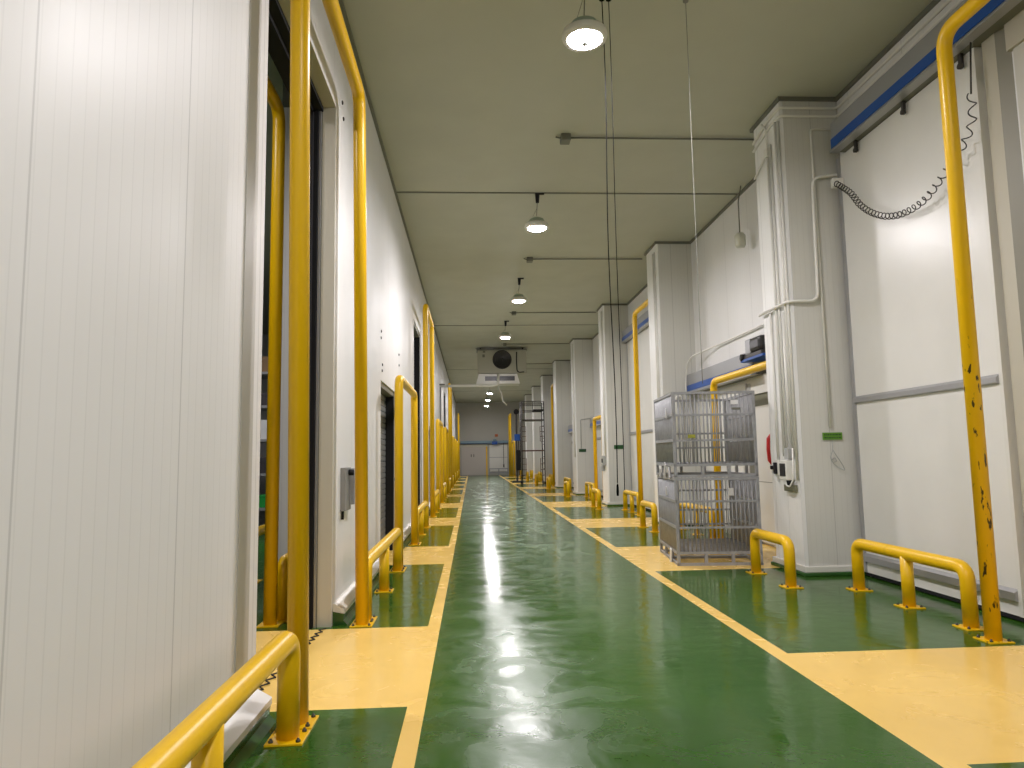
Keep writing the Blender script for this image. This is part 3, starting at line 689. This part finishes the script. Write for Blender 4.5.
MB().box(-.82, -.72, -.03, 0, .68, .80).build('badge', DGREY, ev)
MB().box(-.80, -.70, -.03, 0, .88, .95).build('bracket', DGREY, ev)
dt = MB(); dt.prism([(-.98, 0), (.62, 0), (.74, -.42), (-1.10, -.42)], 'y', -.02, .9); o_ = dt.build('drain_tray', LEAF, ev, (0, 0, -.02)); o_['label'] = 'white tray'
MB().box(-.72, .52, -.035, -.015, -.31, -.12).build('air_slot', BLACKG, ev)
for xx in (-.9, .9): MB().box(xx-.03, xx+.03, .3, .36, 1.0, ZC-4.98).build('hanger', STEELD, ev)
pp = thing('drain_pipe', 'white drain pipe crossing from the left wall to the ceiling cooler', 'pipe', (0, 28.9, 4.43))
MB().tube([(XL+.02, 0, 0), (.95, 0, 0), (1.12, .0, .06), (1.15, .2, .5)], .055, 12, .12).build('pipe', CONDUIT, pp)
MB().box(XL, XL+.22, -.05, .05, .03, .09).build('wall_bracket', DGREY, pp)
MB().tube([(XL+.04, 0, -.02), (XL+.04, 0, -1.6)], .03, 10).build('downpipe', GREYP, pp)
zz_ = thing('swan_neck_pipe', 'thin white bent pipe hanging below the cooler', 'pipe', (1.3, 31.5, 4.3))
MB().tube([(-.05, 0, ZC-4.3), (-.05, 0, .3), (.1, 0, 0), (.12, 0, -.3), (.3, 0, -.5)], .03, 8, .1).build('pipe', CONDUIT, zz_)

# ------------------------------------------------------------------ end wall
ed = MB(); dn += 1
ed.box(-.82, 1.22, YE-.06, YE-.001, .02, 2.34, mat('grey_door_leaf', (.50, .46, .42), .4)); o = struct('door_%d' % dn, ed)
MB().box(1.22, 1.33, YE-.1, YE-.001, 0, 2.40).build('door_jamb', YEL, o); MB().box(-.95, 1.36, YE-.09, YE-.001, 2.34, 2.58).build('door_head', BEIGE, o)
hd = MB(); hd.tube([(-.02, YE-.07, 1.55), (-.02, YE-.12, 1.6), (-.02, YE-.12, 1.72), (-.02, YE-.07, 1.76)], .03, 8); hd.tube([(.2, YE-.07, 1.55), (.2, YE-.12, 1.6), (.2, YE-.12, 1.72), (.2, YE-.07, 1.76)], .03, 8); hd.build('handle', STEELD, o)
dn += 1; ed = MB(); ed.box(1.5, 3.0, YE-.05, YE-.001, .3, 2.55, TRIMW); ed.box(1.48, 3.0, YE-.06, YE-.001, 1.45, 1.5, ALU); struct('door_%d' % dn, ed)
o = thing('door_track', 'pale blue door track across the whole end wall', 'door track', (1.1, YE-.12, 2.62))
MB().box(-2.0, 2.35, -.1, .11, .06, .26, bev=.01).build('cover', BLUEG, o); MB().box(-2.0, 2.35, -.12, .10, 0, .06).build('stripe', mat('dark_blue_stripe', (.01, .06, .14), .4), o)
o = thing('door_motor', 'tiny blue motor on the end wall track', 'motor', (1.95, YE-.3, 2.6))
MB().box(-.22, .22, -.1, .15, -.05, .2, bev=.01).build('base', BLUE, o); MB().lathe([(.0001, -.15), (.1, -.15), (.1, .15), (.0001, .15)], (0, 0, .32), 14, axis='x').build('motor_body', BLUEG, o)
o = thing('hanging_cord', 'dark pull cord hanging at the end wall, right of the far door', 'cord', (2.68, YE-.2, 0))
MB().tube([(0, 0, 2.9), (0, 0, .9)], .02, 6).build('cable', STEELD, o); MB().lathe([(.0001, .65), (.05, .66), (.05, .9), (.0001, .92)], (0, 0, 0), 10).build('handle', STEELD, o)
MB().box(1.98, 2.24, YE-.06, YE-.001, 3.2, 3.42, bev=.02); ob = MB().box(1.98, 2.24, YE-.06, YE-.001, 3.2, 3.42, bev=.02).box(2.03, 2.19, YE-.08, YE-.06, 3.25, 3.37).build('alarm_beacon', ORANGE); tag(ob, 'small orange beacon on the end wall above the blue motor', 'beacon')
o = thing('barrier_rail', 'low grey steel barrier at the foot of the end wall', 'barrier', (2.2, YE-.6, 0))
for z in (.18, .5): MB().box(-.75, .85, -.04, .04, z, z+.08).build('rail', STEEL, o)
for xx in (-.72, .05, .8): MB().box(xx-.04, xx+.04, -.04, .04, 0, .58).build('post', STEEL, o)

# yellow end frames on the right near the end wall
frame(3.12, 55.9, 58.2, 4.9, 'tall yellow pipe frame at the right end of the far wall', None)
frame(3.30, 54.3, 56.8, 2.7, 'low yellow pipe frame beside the tall one near the far wall', None)

# ------------------------------------------------------------------ scaffold tower and mast
sc = thing('scaffold_tower', 'dark wheeled scaffold tower standing on the right of the lane, far back', 'scaffold', (3.30, 38.3, 0), 0)
hw, hd_ = .60, .55
for sx_ in (-1, 1):
    e = MB()
    for sy in (-1, 1): e.tube([(sx_*hw, sy*hd_, .15), (sx_*hw, sy*hd_, 4.45)], .03, 8)
    z = .5
    while z < 4.45: e.tube([(sx_*hw, -hd_, z), (sx_*hw, hd_, z)], .018, 6); z += .33
    e.build('end_ladder', STEELD, sc)
for sx_ in (-1, 1):
    for sy in (-1, 1):
        cs = MB(); cs.lathe([(.0001, -.03), (.08, -.03), (.08, .03), (.0001, .03)], (sx_*hw, sy*hd_, .085), 14, axis='x'); cs.box(sx_*hw-.04, sx_*hw+.04, sy*hd_-.03, sy*hd_+.03, .10, .18); cs.build('caster', BLACK, sc)
for z, m_ in ((1.78, RUST), (3.42, STEELD)): MB().box(-hw, hw, -hd_, hd_, z, z+.06).build('platform', m_, sc)
MB().box(.05, hw, -hd_, hd_, 3.95, 4.02).build('top_platform', BLACK, sc)
g = MB()
for z in (3.95, 4.3, 4.45): 
    for sy in (-1, 1): g.tube([(-hw, sy*hd_, z), (hw, sy*hd_, z)], .022, 6)
g.build('guard_rails', STEELD, sc)
MB().tube([(0, -hd_, 3.95), (0, -hd_, 4.45)], .02, 6).build('rail_post', STEELD, sc)
br = MB()
for sx_ in (-1, 1):
    for (z0, z1, o0) in ((.5, 1.4, .0), (2.3, 3.1, .0)):
        br.tube([(sx_*(hw-.02), -hd_, z0), (sx_*(hw-.22), -hd_, z0), (sx_*(hw-.22), -hd_, z1), (sx_*(hw-.02), -hd_, z1)], .018, 6)
        for q in (1, 2): br.tube([(sx_*(hw-.02), -hd_, z0+(z1-z0)*q/3), (sx_*(hw-.22), -hd_, z0+(z1-z0)*q/3)], .014, 6)
br.build('side_braces', RUST, sc)
ms = thing('mast_lift', 'dark slim mast with a small blue motor standing left of the scaffold tower', 'mast', (2.72, 42.5, 0))
MB().box(-.05, .05, -.05, .05, .05, 4.2, bev=.01).build('mast', STEELD, ms)
MB().box(.08, .16, -.05, .05, .4, 2.6).build('mast_rail', STEELD, ms)
MB().lathe([(.0001, -.1), (.16, -.1), (.16, .1), (.0001, .1)], (.0, 0, 4.2), 18, axis='y').build('pulley', BLACK, ms)
MB().box(-.14, .22, -.12, .12, 2.45, 2.85, bev=.03).build('motor', BLUE, ms)
MB().box(-.06, .22, -.2, .0, .7, 1.9, bev=.04).build('cable_bundle', BLACK, ms)
MB().box(-.3, .3, -.35, .35, 0, .06, bev=.01).build('base', STEELD, ms)

# ------------------------------------------------------------------ cage pallets
def cage(loc, rz, label, tags):
    W_, D, H_ = 1.14, 1.45, 1.175
    o = thing('cage_pallet', label, 'metal cage', loc, rz, None)
    x0, x1, y0, y1 = -W_/2, W_/2, -D/2, D/2
    for xx in (x0+.02, x1-.02):
        for yy in (y0+.02, y1-.02): MB().box(xx-.02, xx+.02, yy-.02, yy+.02, 0, H_, bev=.004).build('corner_post', STEEL, o)
    b = MB()
    for z in (.0, .15):
        b.box(x0, x1, y0, y0+.035, z, z+.035); b.box(x0, x1, y1-.035, y1, z, z+.035); b.box(x0, x0+.035, y0, y1, z, z+.035); b.box(x1-.035, x1, y0, y1, z, z+.035)
    b.box(x0, x1, -.05, .05, .0, .03)
    for fx_ in (-.18, .18):
        for yy in (y0+.02, y1-.02): b.box(fx_-.02, fx_+.02, yy-.018, yy+.018, .02, .16)
    for fy in (-.25, .25):
        for xx in (x0+.02, x1-.02): b.box(xx-.018, xx+.018, fy-.02, fy+.02, .02, .16)
    b.build('base_frame', STEEL, o)
    fl = MB()
    for k in range(22): yy = y0+.04+k*(D-.08)/21; fl.tube([(x0, yy, .19), (x1, yy, .19)], .006, 5)
    for k in range(5): xx = x0+.1+k*(W_-.2)/4; fl.tube([(xx, y0, .183), (xx, y1, .183)], .007, 5)
    fl.build('floor_grid', STEEL, o)
    for (side, n, wd) in (('front', 20, .008), ('back', 20, .006), ('left', 36, .0075), ('right', 30, .0065)):
        g = MB()
        if side in ('front', 'back'):
            yy = y0+.015 if side == 'front' else y1-.015
            for k in range(n): xx = x0+.04+k*(W_-.08)/(n-1); g.tube([(xx, yy, .18), (xx, yy, H_-.02)], wd+.0015, 6)
            for z in ((.49, .84) if side == 'front' else (.40, .62, .92)): g.box(x0, x1, yy-.012, yy+.012, z, z+.028)
            g.box(x0, x1, yy-.016, yy+.016, H_-.035, H_)
        else:
            xx = x0+.015 if side == 'left' else x1-.015
            for k in range(n): yy = y0+.04+k*(D-.08)/(n-1); g.tube([(xx, yy, .18), (xx, yy, H_-.02)], wd, 6)
            for z in (.49, .84): g.box(xx-.014, xx+.014, y0, y1, z, z+.04)
            g.box(xx-.016, xx+.016, y0, y1, H_-.035, H_)
        g.build('side_grid', STEEL, o)
    for (xx, yy, zz, sx_, sz) in tags:
        pass
    return o
CX, CY, RZ = 3.40, 10.24, -.10
def cpt(x, y):   # local -> world
    return (CX+x*math.cos(RZ)-y*math.sin(RZ), CY+x*math.sin(RZ)+y*math.cos(RZ))
c1 = cage((CX, CY, 0), RZ, 'lower grey metal cage pallet of the stack beside the near right column', [])
c2 = cage((CX, CY+.02, 1.18), RZ+.012, 'upper grey metal cage pallet, on top of the other one', [])
SIL = mat('silver_foil_label', (.7, .7, .72), .3, .4)
def bit(parent, x, y, z, w_, h_, name, m_, side='front', tilt=0):
    if side == 'front': b = MB().box(x-w_/2, x+w_/2, y-.028, y-.014, z-h_/2, z+h_/2, bev=.002, rot=Matrix.Rotation(tilt, 3, 'Y'))
    else: b = MB().box(x-.03, x-.014, y-w_/2, y+w_/2, z-h_/2, z+h_/2, bev=.002, rot=Matrix.Rotation(tilt, 3, 'X'))
    return b.build(name, m_, parent)
bit(c1, -.57, -.35, .09, .07, .20, 'tag', WHITEP, 'left', .25)['label'] = 'white tag'
bit(c1, -.57, -.2, .98, .05, .12, 'tag', SIL, 'left', .2)
bit(c2, -.57, -.15, .10, .10, .20, 'latch', SIL, 'left', .5); bit(c2, -.57, .25, .05, .07, .12, 'latch', SIL, 'left', .1); bit(c2, -.57, -.45, .06, .06, .16, 'latch', SIL, 'left', -.4)
bit(c2, -.57, -.40, .90, .05, .14, 'tag', SIL, 'left', .2)
bit(c2, -.32, -.725, .56, .10, .05, 'sticker', mat('yellow_green_sticker', (.30, .30, .03), .5))
bit(c2, .28, -.725, 1.02, .10, .06, 'sticker', WHITEP); bit(c2, .30, -.725, .93, .12, .03, 'sticker', DGREY)
bit(c1, .18, -.725, .98, .07, .10, 'sticker', SIL)
print('door count', dn)
